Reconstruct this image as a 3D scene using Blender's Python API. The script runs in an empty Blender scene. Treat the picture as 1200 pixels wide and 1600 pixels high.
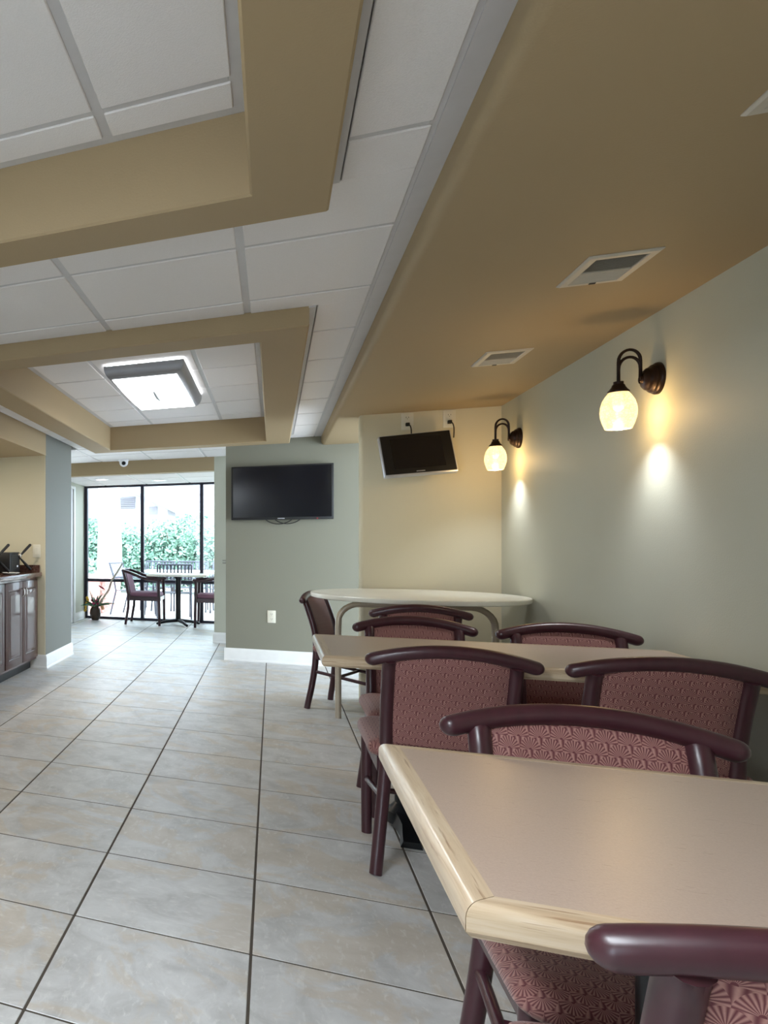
import bpy, bmesh, math, random
from mathutils import Vector, Matrix
random.seed(7)
PI = math.pi
S = bpy.context.scene
C = S.collection

# ------------------------------------------------------------------ camera
F_PX, PX, HY, CAM_H = 1128.5, -106.0, 850.0, 1.15
YAW = math.atan((426.0 - PX) / F_PX)
cd = bpy.data.cameras.new('camera')
cam = bpy.data.objects.new('camera', cd); C.objects.link(cam)
cam.location = (0, 0, CAM_H)
cam.rotation_euler = (PI / 2, 0, YAW)
cd.sensor_fit = 'HORIZONTAL'; cd.sensor_width = 36.0
cd.lens = 36.0 * F_PX / 1200.0
cd.shift_x = (600.0 - PX) / 1200.0
cd.shift_y = (HY - 800.0) / 1200.0
cd.clip_start = 0.02; cd.clip_end = 200
S.camera = cam

# ------------------------------------------------------------------ world, exposure
w = bpy.data.worlds.new('world'); S.world = w; w.use_nodes = True
wn = w.node_tree.nodes; bg = wn['Background']
bg.inputs['Color'].default_value = (0.74, 0.87, 1.0, 1); bg.inputs['Strength'].default_value = 6.0
S.view_settings.view_transform = 'Standard'; S.view_settings.look = 'None'
S.view_settings.gamma = 1.0; S.view_settings.use_curve_mapping = False
S.view_settings.exposure = 1.0
LENS_STRENGTH = 5.0; LENS_UNSEEN = 23.0
SHADE_STRENGTH = 1.05
BULB_W = 7.8

# ------------------------------------------------------------------ material helpers
class N:
    """tiny node-expression helper"""
    def __init__(s, nt): s.nt = nt
    def node(s, t, **k):
        n = s.nt.nodes.new(t)
        for a, b in k.items(): setattr(n, a, b)
        return n
    def link(s, a, b): s.nt.links.new(a, b)
    def put(s, sock, v):
        if isinstance(v, (int, float)): sock.default_value = v
        elif isinstance(v, (tuple, list)): sock.default_value = v
        else: s.link(v, sock)
    def m(s, op, a, b=0.0, c=0.0):
        n = s.node('ShaderNodeMath', operation=op)
        s.put(n.inputs[0], a); s.put(n.inputs[1], b)
        if op in ('MULTIPLY_ADD', 'COMPARE', 'SMOOTH_MIN'): s.put(n.inputs[2], c)
        return n.outputs[0]
    def mix(s, f, a, b):
        n = s.node('ShaderNodeMix', data_type='RGBA')
        s.put(n.inputs['Factor'], f); s.put(n.inputs[6], a); s.put(n.inputs[7], b)
        return n.outputs[2]
    def mixf(s, f, a, b):
        n = s.node('ShaderNodeMix', data_type='FLOAT')
        s.put(n.inputs[0], f); s.put(n.inputs[2], a); s.put(n.inputs[3], b)
        return n.outputs[0]
    def noise(s, vec, scale, detail=3.0, rough=0.5, dist=0.0):
        n = s.node('ShaderNodeTexNoise')
        if vec is not None: s.link(vec, n.inputs['Vector'])
        n.inputs['Scale'].default_value = scale; n.inputs['Detail'].default_value = detail
        n.inputs['Roughness'].default_value = rough; n.inputs['Distortion'].default_value = dist
        return n.outputs['Fac']
    def ramp(s, f, stops):
        n = s.node('ShaderNodeValToRGB'); e = n.color_ramp.elements
        while len(e) < len(stops): e.new(0.5)
        for k, (p, col) in enumerate(stops): e[k].position = p; e[k].color = col
        s.link(f, n.inputs[0]); return n.outputs[0]
    def objco(s):
        return s.node('ShaderNodeTexCoord').outputs['Object']
    def mapping(s, vec, scale=(1, 1, 1), rot=(0, 0, 0), loc=(0, 0, 0)):
        n = s.node('ShaderNodeMapping'); s.link(vec, n.inputs[0])
        s.put(n.inputs['Scale'], scale); s.put(n.inputs['Rotation'], rot); s.put(n.inputs['Location'], loc)
        return n.outputs[0]
    def bump(s, h, strength=0.2, dist=0.01):
        n = s.node('ShaderNodeBump'); s.link(h, n.inputs['Height'])
        n.inputs['Strength'].default_value = strength; n.inputs['Distance'].default_value = dist
        return n.outputs[0]

def lin(r, g, b):
    f = lambda c: (c / 255 / 12.92) if c / 255 <= 0.04045 else ((c / 255 + 0.055) / 1.055) ** 2.4
    return (f(r), f(g), f(b), 1.0)

def new_mat(name):
    m = bpy.data.materials.new(name); m.use_nodes = True
    nt = m.node_tree; b = nt.nodes['Principled BSDF']
    return m, N(nt), b

def plain(name, col, rough=0.5, metal=0.0, spec=0.5, coat=0.0):
    """solid colour with faint procedural mottling"""
    m, n, b = new_mat(name)
    v = n.noise(n.objco(), 14.0, 3.0)
    n.put(b.inputs['Base Color'], n.mix(v, tuple(c * 0.93 for c in col[:3]) + (1,), tuple(min(1, c * 1.06) for c in col[:3]) + (1,)))
    b.inputs['Roughness'].default_value = rough; b.inputs['Metallic'].default_value = metal
    b.inputs['Specular IOR Level'].default_value = spec
    b.inputs['Coat Weight'].default_value = coat
    return m

M = {}
# painted wall
def paint(name, col, bump=0.12):
    m, n, b = new_mat(name)
    co = n.objco()
    v = n.noise(co, 1.3, 2.0)
    n.put(b.inputs['Base Color'], n.mix(v, tuple(c * 0.97 for c in col[:3]) + (1,), tuple(c * 1.03 for c in col[:3]) + (1,)))
    b.inputs['Roughness'].default_value = 0.62
    b.inputs['Specular IOR Level'].default_value = 0.3
    n.put(b.inputs['Normal'], n.bump(n.noise(co, 160.0, 2.0), bump, 0.004))
    return m
M['paint'] = paint('wall_paint_sage', lin(190, 190, 174))
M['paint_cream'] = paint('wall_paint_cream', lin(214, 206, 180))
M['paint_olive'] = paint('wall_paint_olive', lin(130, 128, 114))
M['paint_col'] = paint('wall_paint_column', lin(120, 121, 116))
M['soffit'] = paint('soffit_paint', lin(170, 149, 116))
M['white_trim'] = plain('white_trim', lin(232, 232, 230), 0.4)
M['grid'] = plain('ceiling_grid_metal', lin(205, 203, 204), 0.45)
M['dark_gap'] = plain('plenum', lin(40, 38, 36), 0.9)
# ceiling tile
m, n, b = new_mat('ceiling_tile'); co = n.objco()
v = n.noise(co, 260.0, 2.0)
n.put(b.inputs['Base Color'], n.mix(v, lin(232, 228, 227), lin(243, 240, 240)))
b.inputs['Roughness'].default_value = 0.9
n.put(b.inputs['Normal'], n.bump(v, 0.25, 0.004)); M['ctile'] = m
# floor tile: mottled grey-beige stoneware
m, n, b = new_mat('floor_tile'); co = n.objco()
oi = n.node('ShaderNodeObjectInfo')
rnd = oi.outputs['Random']
off = n.node('ShaderNodeCombineXYZ')
n.put(off.inputs[0], n.m('MULTIPLY', rnd, 37.0)); n.put(off.inputs[1], n.m('MULTIPLY', rnd, 91.0)); n.put(off.inputs[2], n.m('MULTIPLY', rnd, 13.0))
va = n.node('ShaderNodeVectorMath', operation='ADD'); n.link(co, va.inputs[0]); n.link(off.outputs[0], va.inputs[1])
vec = va.outputs[0]
big = n.noise(vec, 2.6, 5.0, 0.6, 1.2)
cloud = n.noise(vec, 7.0, 6.0, 0.65, 0.6)
fine = n.noise(n.mapping(vec, (1, 2.2, 1), (0, 0, 0.5)), 26.0, 4.0, 0.6, 0.5)
base = n.ramp(cloud, [(0.28, lin(172, 172, 171)), (0.52, lin(198, 198, 198)), (0.76, lin(216, 217, 218))])
patch = n.ramp(big, [(0.50, (0, 0, 0, 1)), (0.56, (1, 1, 1, 1))])
c1 = n.mix(n.m('MULTIPLY', patch, 0.42), base, lin(196, 178, 152))
c2 = n.mix(n.m('MULTIPLY', n.ramp(fine, [(0.55, (0, 0, 0, 1)), (0.72, (1, 1, 1, 1))]), 0.5), c1, lin(228, 228, 226))
n.put(b.inputs['Base Color'], c2)
n.put(b.inputs['Roughness'], n.mixf(fine, 0.34, 0.46))
b.inputs['Specular IOR Level'].default_value = 0.85
n.put(b.inputs['Normal'], n.bump(fine, 0.05, 0.004)); M['ftile'] = m
M['grout'] = plain('floor_grout', lin(78, 70, 62), 0.85)
# chair lacquered wood
m, n, b = new_mat('burgundy_wood'); co = n.objco()
g = n.noise(n.mapping(co, (30, 30, 4)), 2.0, 4.0)
n.put(b.inputs['Base Color'], n.mix(g, lin(54, 26, 34), lin(72, 36, 44)))
n.put(b.inputs['Roughness'], n.mixf(n.noise(co, 20, 3), 0.26, 0.40)); b.inputs['Coat Weight'].default_value = 0.15; b.inputs['Coat Roughness'].default_value = 0.25
M['cwood'] = m
# fan pattern fabric
def fan_fabric(name, seat):
    m, n, b = new_mat(name); co = n.objco()
    sp = n.node('ShaderNodeSeparateXYZ'); n.link(co, sp.inputs[0])
    W = 0.036; Hh = 0.024
    u = n.m('DIVIDE', sp.outputs[0], W)
    vv = n.m('SUBTRACT', sp.outputs[1], sp.outputs[2]) if seat else sp.outputs[2]
    v = n.m('ADD', n.m('DIVIDE', vv, Hh), 40.0)
    j = n.m('FLOOR', v); bb = n.m('SUBTRACT', v, j)
    par = n.m('MULTIPLY', n.m('MODULO', j, 2.0), 0.5)
    a = n.m('MULTIPLY', n.m('SUBTRACT', n.m('FRACT', n.m('ADD', n.m('ADD', u, par), 40.0)), 0.5), 2.0)
    r = n.m('SQRT', n.m('ADD', n.m('MULTIPLY', a, a), n.m('MULTIPLY', bb, bb)))
    ins = n.m('LESS_THAN', r, 1.0)
    a2 = n.m('SUBTRACT', a, n.m('SIGN', a)); b2 = n.m('ADD', bb, 1.0)
    A = n.mixf(ins, a2, a); B = n.mixf(ins, b2, bb)
    ang = n.m('ARCTAN2', A, B)
    R = n.m('SQRT', n.m('ADD', n.m('MULTIPLY', A, A), n.m('MULTIPLY', B, B)))
    st = n.m('MULTIPLY_ADD', n.m('SINE', n.m('MULTIPLY', ang, 22.0)), 0.5, 0.5)
    core = n.m('GREATER_THAN', R, 0.14)
    pat = n.m('MULTIPLY', st, core)
    weave = n.noise(co, 420.0, 2.0)
    c = n.mix(pat, lin(88, 34, 42), lin(174, 130, 120))
    c = n.mix(n.m('MULTIPLY', weave, 0.35), c, lin(120, 60, 66))
    n.put(b.inputs['Base Color'], c)
    b.inputs['Roughness'].default_value = 0.72
    b.inputs['Sheen Weight'].default_value = 0.25; b.inputs['Sheen Roughness'].default_value = 0.4
    n.put(b.inputs['Normal'], n.bump(pat, 0.25, 0.003))
    return m
M['fab_back'] = fan_fabric('fan_fabric_back', False)
M['fab_seat'] = fan_fabric('fan_fabric_seat', True)
# laminate and oak edging
m, n, b = new_mat('tan_laminate'); co = n.objco()
f1 = n.noise(co, 420.0, 2.0); f2 = n.noise(n.mapping(co, (2, 30, 1)), 18.0, 2.0)
n.put(b.inputs['Base Color'], n.mix(f1, lin(164, 143, 130), lin(187, 167, 154)))
n.put(b.inputs['Roughness'], n.mixf(f2, 0.25, 0.34)); n.put(b.inputs['Normal'], n.bump(f2, 0.05, 0.002)); M['laminate'] = m
def oak(name, along):
    m, n, b = new_mat(name); co = n.objco()
    sc = (3, 60, 60) if along == 'X' else (60, 3, 60)
    g = n.noise(n.mapping(co, sc), 1.6, 5.0, 0.6, 0.6)
    dk = n.noise(n.mapping(co, tuple(s * 1.7 for s in sc)), 1.3, 3.0, 0.6)
    c = n.ramp(g, [(0.3, lin(172, 146, 118)), (0.52, lin(200, 178, 150)), (0.8, lin(212, 196, 174))])
    c = n.mix(n.ramp(dk, [(0.60, (0, 0, 0, 1)), (0.68, (0.75, 0.75, 0.75, 1))]), c, lin(138, 104, 76))
    n.put(b.inputs['Base Color'], c); b.inputs['Roughness'].default_value = 0.28
    b.inputs['Coat Weight'].default_value = 0.3; b.inputs['Coat Roughness'].default_value = 0.2
    return m
M['oakx'] = oak('oak_edging', 'X'); M['oaky'] = oak('oak_edging_end', 'Y')
M['iron'] = plain('black_iron', lin(26, 28, 32), 0.32, 0.2)
M['white_lam'] = plain('cream_laminate', lin(240, 239, 228), 0.22)
M['champagne'] = plain('champagne_metal', lin(196, 184, 166), 0.35, 0.35)
M['bronze'] = plain('oiled_bronze', lin(44, 28, 22), 0.38, 0.55)
M['black'] = plain('black_plastic', lin(14, 14, 16), 0.5)
M['cord'] = plain('black_cord', lin(20, 20, 20), 0.6)
M['silver'] = plain('silver_plastic', lin(190, 192, 200), 0.3, 0.4)
M['screen'] = plain('dark_screen', lin(12, 14, 22), 0.16, 0.0, 0.5)
M['outlet'] = plain('outlet_ivory', lin(226, 222, 206), 0.4)
M['slot'] = plain('outlet_slot', lin(50, 46, 42), 0.6)
M['vent'] = plain('vent_enamel', lin(200, 192, 178), 0.5)
M['camwhite'] = plain('camera_white', lin(235, 235, 238), 0.3)
M['dkframe'] = plain('dark_bronze_aluminium', lin(44, 42, 58), 0.4, 0.3)
M['cab'] = None
m, n, b = new_mat('cherry_cabinet'); co = n.objco()
g = n.noise(n.mapping(co, (20, 20, 2)), 2.0, 4.0)
n.put(b.inputs['Base Color'], n.mix(g, lin(52, 26, 22), lin(78, 42, 34))); b.inputs['Roughness'].default_value = 0.38
b.inputs['Coat Weight'].default_value = 0.3; M['cab'] = m
m, n, b = new_mat('speckled_granite'); co = n.objco()
g = n.noise(co, 70.0, 4.0, 0.7)
n.put(b.inputs['Base Color'], n.ramp(g, [(0.38, lin(38, 28, 28)), (0.5, lin(110, 76, 66)), (0.58, lin(62, 44, 42)), (0.68, lin(160, 140, 126))]))
b.inputs['Roughness'].default_value = 0.15; M['granite'] = m
m, n, b = new_mat('fixture_lens')
b.inputs['Base Color'].default_value = (0.9, 0.9, 0.9, 1); b.inputs['Emission Color'].default_value = (0.94, 1.0, 1.04, 1)
b.inputs['Emission Strength'].default_value = LENS_STRENGTH; M['lens'] = m
m, n, b = new_mat('fixture_lens_near')
b.inputs['Base Color'].default_value = (0.9, 0.9, 0.9, 1); b.inputs['Emission Color'].default_value = (0.90, 0.98, 1.05, 1)
b.inputs['Emission Strength'].default_value = LENS_UNSEEN; M['lens_near'] = m
for nm, st in (('uplight_fill', 4.0), ('uplight_fill_unseen', 9.0)):
    m, n, b = new_mat('fixture_' + nm)
    b.inputs['Base Color'].default_value = (0.9, 0.9, 0.9, 1); b.inputs['Emission Color'].default_value = (0.96, 1.0, 1.02, 1)
    b.inputs['Emission Strength'].default_value = st; M[nm] = m
m, n, b = new_mat('downlight_lens')
b.inputs['Base Color'].default_value = (0.9, 0.9, 0.9, 1); b.inputs['Emission Color'].default_value = (1.0, 0.97, 0.92, 1)
b.inputs['Emission Strength'].default_value = 3.0; M['downlens'] = m
m, n, b = new_mat('frosted_bulb')
b.inputs['Base Color'].default_value = (0.9, 0.9, 0.9, 1); b.inputs['Emission Color'].default_value = (1.0, 0.93, 0.75, 1)
b.inputs['Emission Strength'].default_value = 1.3; M['bulbglass'] = m
m, n, b = new_mat('alcove_fill_light')
b.inputs['Base Color'].default_value = (0.9, 0.9, 0.9, 1); b.inputs['Emission Color'].default_value = (1.0, 0.86, 0.68, 1)
b.inputs['Emission Strength'].default_value = 160.0; M['alcovefill'] = m
M['fixgrey'] = plain('fixture_grey_paint', lin(158, 160, 166), 0.4, 0.3)
# crackled amber lamp glass, lit from within
m, n, b = new_mat('amber_crackle_glass'); co = n.objco()
vo = n.node('ShaderNodeTexVoronoi', feature='DISTANCE_TO_EDGE'); n.link(co, vo.inputs['Vector']); vo.inputs['Scale'].default_value = 85.0
cr = n.m('LESS_THAN', vo.outputs['Distance'], 0.07)
blot = n.noise(co, 55.0, 3.0)
ec = n.mix(blot, (1.0, 0.62, 0.22, 1), (1.0, 0.90, 0.55, 1))
ec = n.mix(n.m('MULTIPLY', cr, 0.5), ec, (0.75, 0.42, 0.14, 1))
n.put(b.inputs['Base Color'], (0.06, 0.045, 0.02, 1)); n.put(b.inputs['Emission Color'], ec)
b.inputs['Emission Strength'].default_value = SHADE_STRENGTH; b.inputs['Roughness'].default_value = 0.2
tr = n.node('ShaderNodeBsdfTransparent'); tr.inputs[0].default_value = (1.0, 0.80, 0.52, 1)
mx = n.node('ShaderNodeMixShader'); mx.inputs[0].default_value = 0.38
n.link(b.outputs[0], mx.inputs[1]); n.link(tr.outputs[0], mx.inputs[2]); n.link(mx.outputs[0], m.node_tree.nodes['Material Output'].inputs[0])
M['shade'] = m
# window glass: thin pane
m = bpy.data.materials.new('window_glass'); m.use_nodes = True; nt = m.node_tree; n = N(nt)
nt.nodes.remove(nt.nodes['Principled BSDF'])
tr = n.node('ShaderNodeBsdfTransparent'); tr.inputs[0].default_value = (0.95, 0.98, 0.97, 1)
gl = n.node('ShaderNodeBsdfGlossy'); gl.inputs['Roughness'].default_value = 0.02
fr = n.node('ShaderNodeFresnel'); fr.inputs[0].default_value = 1.3
mx = n.node('ShaderNodeMixShader'); n.link(fr.outputs[0], mx.inputs[0]); n.link(tr.outputs[0], mx.inputs[1]); n.link(gl.outputs[0], mx.inputs[2])
n.link(mx.outputs[0], nt.nodes['Material Output'].inputs[0]); M['glass'] = m
# outdoors
M['concrete'] = plain('patio_concrete', lin(205, 200, 192), 0.8)
M['stucco'] = plain('white_column_paint', lin(238, 236, 232), 0.7)
M['brick'] = plain('pink_brick', lin(214, 158, 148), 0.8)
M['siding'] = plain('white_siding', lin(172, 172, 178), 0.6)
M['roof'] = plain('grey_shingles', lin(120, 116, 118), 0.8)
M['louvre'] = plain('grey_louvre', lin(112, 108, 114), 0.7)
M['patio'] = plain('grey_patio_metal', lin(78, 80, 92), 0.4, 0.3)
M['bark'] = plain('shrub_bark', lin(96, 78, 62), 0.8)
def leafmat(name, a, bcol):
    m, n, b = new_mat(name)
    v = n.noise(n.objco(), 4.0, 3.0)
    n.put(b.inputs['Base Color'], n.mix(n.ramp(v, [(0.35, (0, 0, 0, 1)), (0.65, (1, 1, 1, 1))]), a, bcol)); b.inputs['Roughness'].default_value = 0.5
    b.inputs['Transmission Weight'].default_value = 0.0
    return m
M['leaf'] = leafmat('hedge_leaf', lin(88, 124, 106), lin(160, 190, 172))
M['leaf2'] = leafmat('plant_leaf', lin(58, 108, 76), lin(112, 150, 118))
M['vase'] = plain('brown_glazed_vase', lin(70, 54, 44), 0.25)
M['red'] = plain('red_petal', lin(160, 20, 40), 0.4)
M['pink'] = plain('magenta_petal', lin(170, 60, 100), 0.5)
M['yellow'] = plain('yellow_petal', lin(226, 186, 60), 0.5)
M['peach'] = plain('peach_petal', lin(226, 170, 120), 0.5)
M['drift'] = plain('pale_driftwood', lin(206, 200, 184), 0.7)
M['awood'] = plain('armchair_wood', lin(58, 30, 40), 0.3, 0, 0.5, 0.2)
M['afab'] = plain('mauve_fabric', lin(128, 88, 108), 0.8)
M['chrome'] = plain('brushed_nickel', lin(190, 186, 180), 0.25, 0.8)
M['doorw'] = plain('door_white', lin(228, 226, 232), 0.45)

# ------------------------------------------------------------------ geometry helpers
def BM(): return bmesh.new()
def box(bm, x0, x1, y0, y1, z0, z1, bev=0.0, seg=2):
    vs = [bm.verts.new(p) for p in ((x0,y0,z0),(x1,y0,z0),(x1,y1,z0),(x0,y1,z0),(x0,y0,z1),(x1,y0,z1),(x1,y1,z1),(x0,y1,z1))]
    fs = [bm.faces.new([vs[i] for i in q]) for q in ((0,3,2,1),(4,5,6,7),(0,1,5,4),(1,2,6,5),(2,3,7,6),(3,0,4,7))]
    if bev > 0:
        ed = list({e for f in fs for e in f.edges})
        bmesh.ops.bevel(bm, geom=ed, offset=bev, segments=seg, affect='EDGES', profile=0.5)
    return bm
def rings(bm, rs, cap=True, closed=True):
    """loft between rings of equal vertex count"""
    L = [[bm.verts.new(p) for p in r] for r in rs]
    n = len(L[0])
    for a, b in zip(L, L[1:]):
        for i in range(n if closed else n - 1):
            bm.faces.new((a[i], a[(i+1) % n], b[(i+1) % n], b[i]))
    if cap:
        bm.faces.new(list(reversed(L[0]))); bm.faces.new(L[-1])
    return bm
def lathe(bm, prof, seg=24, cx=0, cy=0, axis='Z', cap=True):
    rs = []
    for r, h in prof:
        r = max(r, 0.0004)
        ring = []
        for i in range(seg):
            a = 2 * PI * i / seg
            if axis == 'Z': ring.append((cx + r * math.cos(a), cy + r * math.sin(a), h))
            else: ring.append((h, cx + r * math.cos(a), cy + r * math.sin(a)))   # axis X
        rs.append(ring)
    return rings(bm, rs, cap)
def tube(bm, pts, rad, seg=12, round_ends=False):
    P = [Vector(p) for p in pts]
    R = list(rad) if isinstance(rad, (list, tuple)) else [rad] * len(P)
    if round_ends:
        d0 = (P[0] - P[1]).normalized(); d1 = (P[-1] - P[-2]).normalized()
        r0, r1 = R[0], R[-1]
        pre = [(P[0] + d0 * r0 * s, r0 * math.sqrt(max(0.0, 1 - s * s))) for s in (0.98, 0.85, 0.6, 0.3)]
        post = [(P[-1] + d1 * r1 * s, r1 * math.sqrt(max(0.0, 1 - s * s))) for s in (0.3, 0.6, 0.85, 0.98)]
        P = [p for p, _ in pre] + P + [p for p, _ in post]
        R = [r for _, r in pre] + R + [r for _, r in post]
    t = [(P[min(i+1, len(P)-1)] - P[max(i-1, 0)]).normalized() for i in range(len(P))]
    up = Vector((0, 0, 1)) if abs(t[0].z) < 0.9 else Vector((0, 1, 0))
    nrm = (up - t[0] * up.dot(t[0])).normalized()
    rs = []
    for i in range(len(P)):
        nrm = (nrm - t[i] * nrm.dot(t[i])).normalized()
        bn = t[i].cross(nrm)
        rs.append([P[i] + (nrm * math.cos(2*PI*k/seg) + bn * math.sin(2*PI*k/seg)) * R[i] for k in range(seg)])
    return rings(bm, rs)
def prism(bm, poly, z0, z1):
    return rings(bm, [[(x, y, z0) for x, y in poly], [(x, y, z1) for x, y in poly]])
def sweep_y(bm, prof, y0, y1):
    """extrude an (x,z) profile along Y"""
    return rings(bm, [[(x, y0, z) for x, z in prof], [(x, y1, z) for x, z in prof]])
def sweep_x(bm, prof, x0, x1):
    return rings(bm, [[(x0, y, z) for y, z in prof], [(x1, y, z) for y, z in prof]])
def rrect(w, d, r, n=6, cx=0, cy=0):
    out = []
    for sx, sy, a0 in ((1,1,0),(-1,1,PI/2),(-1,-1,PI),(1,-1,1.5*PI)):
        for k in range(n + 1):
            a = a0 + PI/2 * k / n
            out.append((cx + sx*(w/2 - r) + r*math.cos(a), cy + sy*(d/2 - r) + r*math.sin(a)))
    return out
def bez(p0, p1, p2, p3, n=8):
    p0, p1, p2, p3 = map(Vector, (p0, p1, p2, p3))
    return [p0*(1-t)**3 + p1*3*t*(1-t)**2 + p2*3*t*t*(1-t) + p3*t**3 for t in (i/n for i in range(n+1))]
def mesh(name, bm, sharp=35):
    bmesh.ops.recalc_face_normals(bm, faces=bm.faces)
    me = bpy.data.meshes.new(name); bm.to_mesh(me); bm.free()
    me.polygons.foreach_set('use_smooth', [True] * len(me.polygons))
    me.set_sharp_from_angle(angle=math.radians(sharp))
    return me
def obj(name, bm, mat, parent=None, sharp=35, loc=None):
    me = bm if isinstance(bm, bpy.types.Mesh) else mesh(name, bm, sharp)
    if mat is not None and not me.materials: me.materials.append(M[mat])
    o = bpy.data.objects.new(name, me); C.objects.link(o)
    if parent is not None: o.parent = parent
    if loc is not None: o.location = loc
    return o
def tag(o, label=None, cat=None, group=None, kind=None):
    if label: o['label'] = label
    if cat: o['category'] = cat
    if group: o['group'] = group
    if kind: o['kind'] = kind
    return o
def thing(name, label, cat, loc=(0,0,0), rz=0.0, group=None):
    o = bpy.data.objects.new(name, None); C.objects.link(o)
    o.location = loc; o.rotation_euler = (0, 0, rz); o.empty_display_size = 0.1
    return tag(o, label, cat, group)
def copy_tree(o, loc=None, rz=None, label=None, parent=None):
    c = o.copy(); C.objects.link(c)
    if parent is not None: c.parent = parent
    if loc is not None: c.location = loc
    if rz is not None: c.rotation_euler = (0, 0, rz)
    if label: c['label'] = label
    for ch in list(o.children): copy_tree(ch, parent=c)
    return c
def struct(name, bm, mat, label, cat=None):
    o = obj(name, bm, mat); return tag(o, label, cat or name.split('_')[0], None, 'structure')

# ------------------------------------------------------------------ key dimensions (metres)
XR = 1.40            # right wall
XS = 0.415           # soffit edge
ZS = 2.083           # soffit and tray beam underside
ZC = 2.17            # main tile ceiling
ZRC = 2.312          # recessed tile ceiling
XL = -1.90           # counter alcove header plane
Y_TV = 7.72; Y_PART = 6.06; Y_HEAD = 9.0; Y_WIN = 11.2
YB = -2.3            # wall behind the camera
TOP = 2.55

# ------------------------------------------------------------------ floor
bm = BM(); box(bm, -3.4, 3.2, YB, Y_WIN + 0.06, -0.12, -0.0012)
floor = struct('floor', bm, 'grout', 'grey beige stone-look tiled floor', 'floor')
TS = 0.5008
fx0, fy0 = -0.055, 2.212
bm = BM(); g = 0.0034; h = TS / 2 - g
box(bm, -h, h, -h, h, -0.02, 0.0, 0.0015, 1)
tile_me = mesh('tile', bm); tile_me.materials.append(M['ftile'])
for i in range(-7, 6):
    for j in range(-9, 18):
        x = fx0 + (i + 0.5) * TS; y = fy0 + (j + 0.5) * TS
        if x > 1.65 or x < -3.3 or y > Y_WIN - 0.2 or y < YB: continue
        if y < 0.2 and x < 9 and y < -1.2: continue
        if x > -0.3 and y > 8.0 and y < 9.0: continue
        if x < -2.3 and y < 6.4: continue
        o = obj('tile', tile_me, None, floor, loc=(x, y, 0)); o.rotation_euler = (0, 0, random.choice((0, PI/2, PI, -PI/2)))

# ------------------------------------------------------------------ walls
bm = BM(); box(bm, XR, XR + 0.12, YB, Y_PART + 0.14, 0, TOP)
struct('wall_right', bm, 'paint', 'cream painted wall with two sconces', 'wall')
bm = BM()                                                            # partition with a rounded free end
r = 0.022; x0 = 0.575
pl = [(XR, Y_PART), (XR, Y_PART + 0.13)]
pl += [(x0 + r - r*math.sin(a), Y_PART + 0.13 - r + r*math.cos(a)) for a in [PI/2*k/5 for k in range(6)]]
pl += [(x0 + r - r*math.cos(a), Y_PART + r - r*math.sin(a)) for a in [PI/2*k/5 for k in range(6)]]
prism(bm, pl, 0, TOP)
struct('wall_partition', bm, 'paint_cream', 'warm lit partition wall behind the small tilted television', 'wall')
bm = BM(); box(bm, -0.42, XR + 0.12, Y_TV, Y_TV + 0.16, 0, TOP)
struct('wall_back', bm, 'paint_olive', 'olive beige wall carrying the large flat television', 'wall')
bm = BM(); box(bm, -0.615, 3.2, Y_HEAD, Y_HEAD + 0.14, 0, TOP)
struct('wall_stub', bm, 'paint', 'narrow wall strip right of the bright far opening', 'wall')
bm = BM(); box(bm, -3.4, -0.615, Y_HEAD, Y_HEAD + 0.14, 2.005, TOP)
struct('trim_1', bm, 'soffit', 'tan header above the far opening to the sunroom', 'trim')
bm = BM(); box(bm, -2.6, XL - 0.003, 6.49, 6.5, 0, 1.97)
struct('wall_alcove', bm, 'paint_cream', 'warm cream wall at the end of the counter alcove', 'wall')
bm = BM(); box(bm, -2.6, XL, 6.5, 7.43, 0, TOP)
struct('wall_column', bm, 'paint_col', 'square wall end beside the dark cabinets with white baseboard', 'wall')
bm = BM(); box(bm, -2.72, -2.6, YB, 7.43, 0, TOP)
struct('wall_left', bm, 'paint', 'cream wall behind the counter', 'wall')
bm = BM(); box(bm, -2.6, XL, YB, 6.5, 1.97, TOP)
struct('trim_2', bm, 'soffit', 'lowered beige header above the counter alcove', 'trim')
bm = BM(); box(bm, -3.52, -3.4, 7.3, Y_HEAD + 0.14, 0, TOP); box(bm, -3.52, -2.6, 7.3, 7.43, 0, TOP)
struct('wall_corridor', bm, 'paint', 'cream wall of the side corridor', 'wall')
bm = BM(); box(bm, -2.77, -2.65, Y_HEAD + 0.14, Y_WIN + 0.1, 0, TOP)
struct('wall_sunroom', bm, 'paint', 'pale left wall of the sunroom beside the window', 'wall')
bm = BM(); box(bm, 3.2, 3.3, Y_HEAD, Y_WIN + 0.1, 0, TOP)
struct('wall_sunroom_end', bm, 'paint', 'far right end wall of the sunroom', 'wall')
bm = BM(); box(bm, -2.72, -2.3, YB - 0.12, YB, 0, TOP); box(bm, -1.4, XR + 0.12, YB - 0.12, YB, 0, TOP)
box(bm, -2.3, -1.4, YB - 0.12, YB, 2.05, TOP)
struct('wall_front', bm, 'paint', 'cream wall behind the viewer with an added light opening', 'wall')

# roof slab above everything
bm = BM(); box(bm, -3.6, 3.3, YB - 0.15, Y_WIN + 0.12, TOP, TOP + 0.1)
ceil = struct('ceiling', bm, 'dark_gap', 'dropped tile ceiling with two recessed trays', 'ceiling')

# soffit on the right
bm = BM()
r = 0.03
prof = [(XS, TOP), (XS, ZS + r)] + [(XS + r - r*math.cos(a), ZS + r - r*math.sin(a)) for a in [PI/2*k/5 for k in range(1, 6)]] + [(XR, ZS), (XR, TOP)]
sweep_y(bm, prof, YB, Y_TV)
struct('trim_3', bm, 'soffit', 'tan painted soffit running along the right wall', 'trim')

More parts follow.
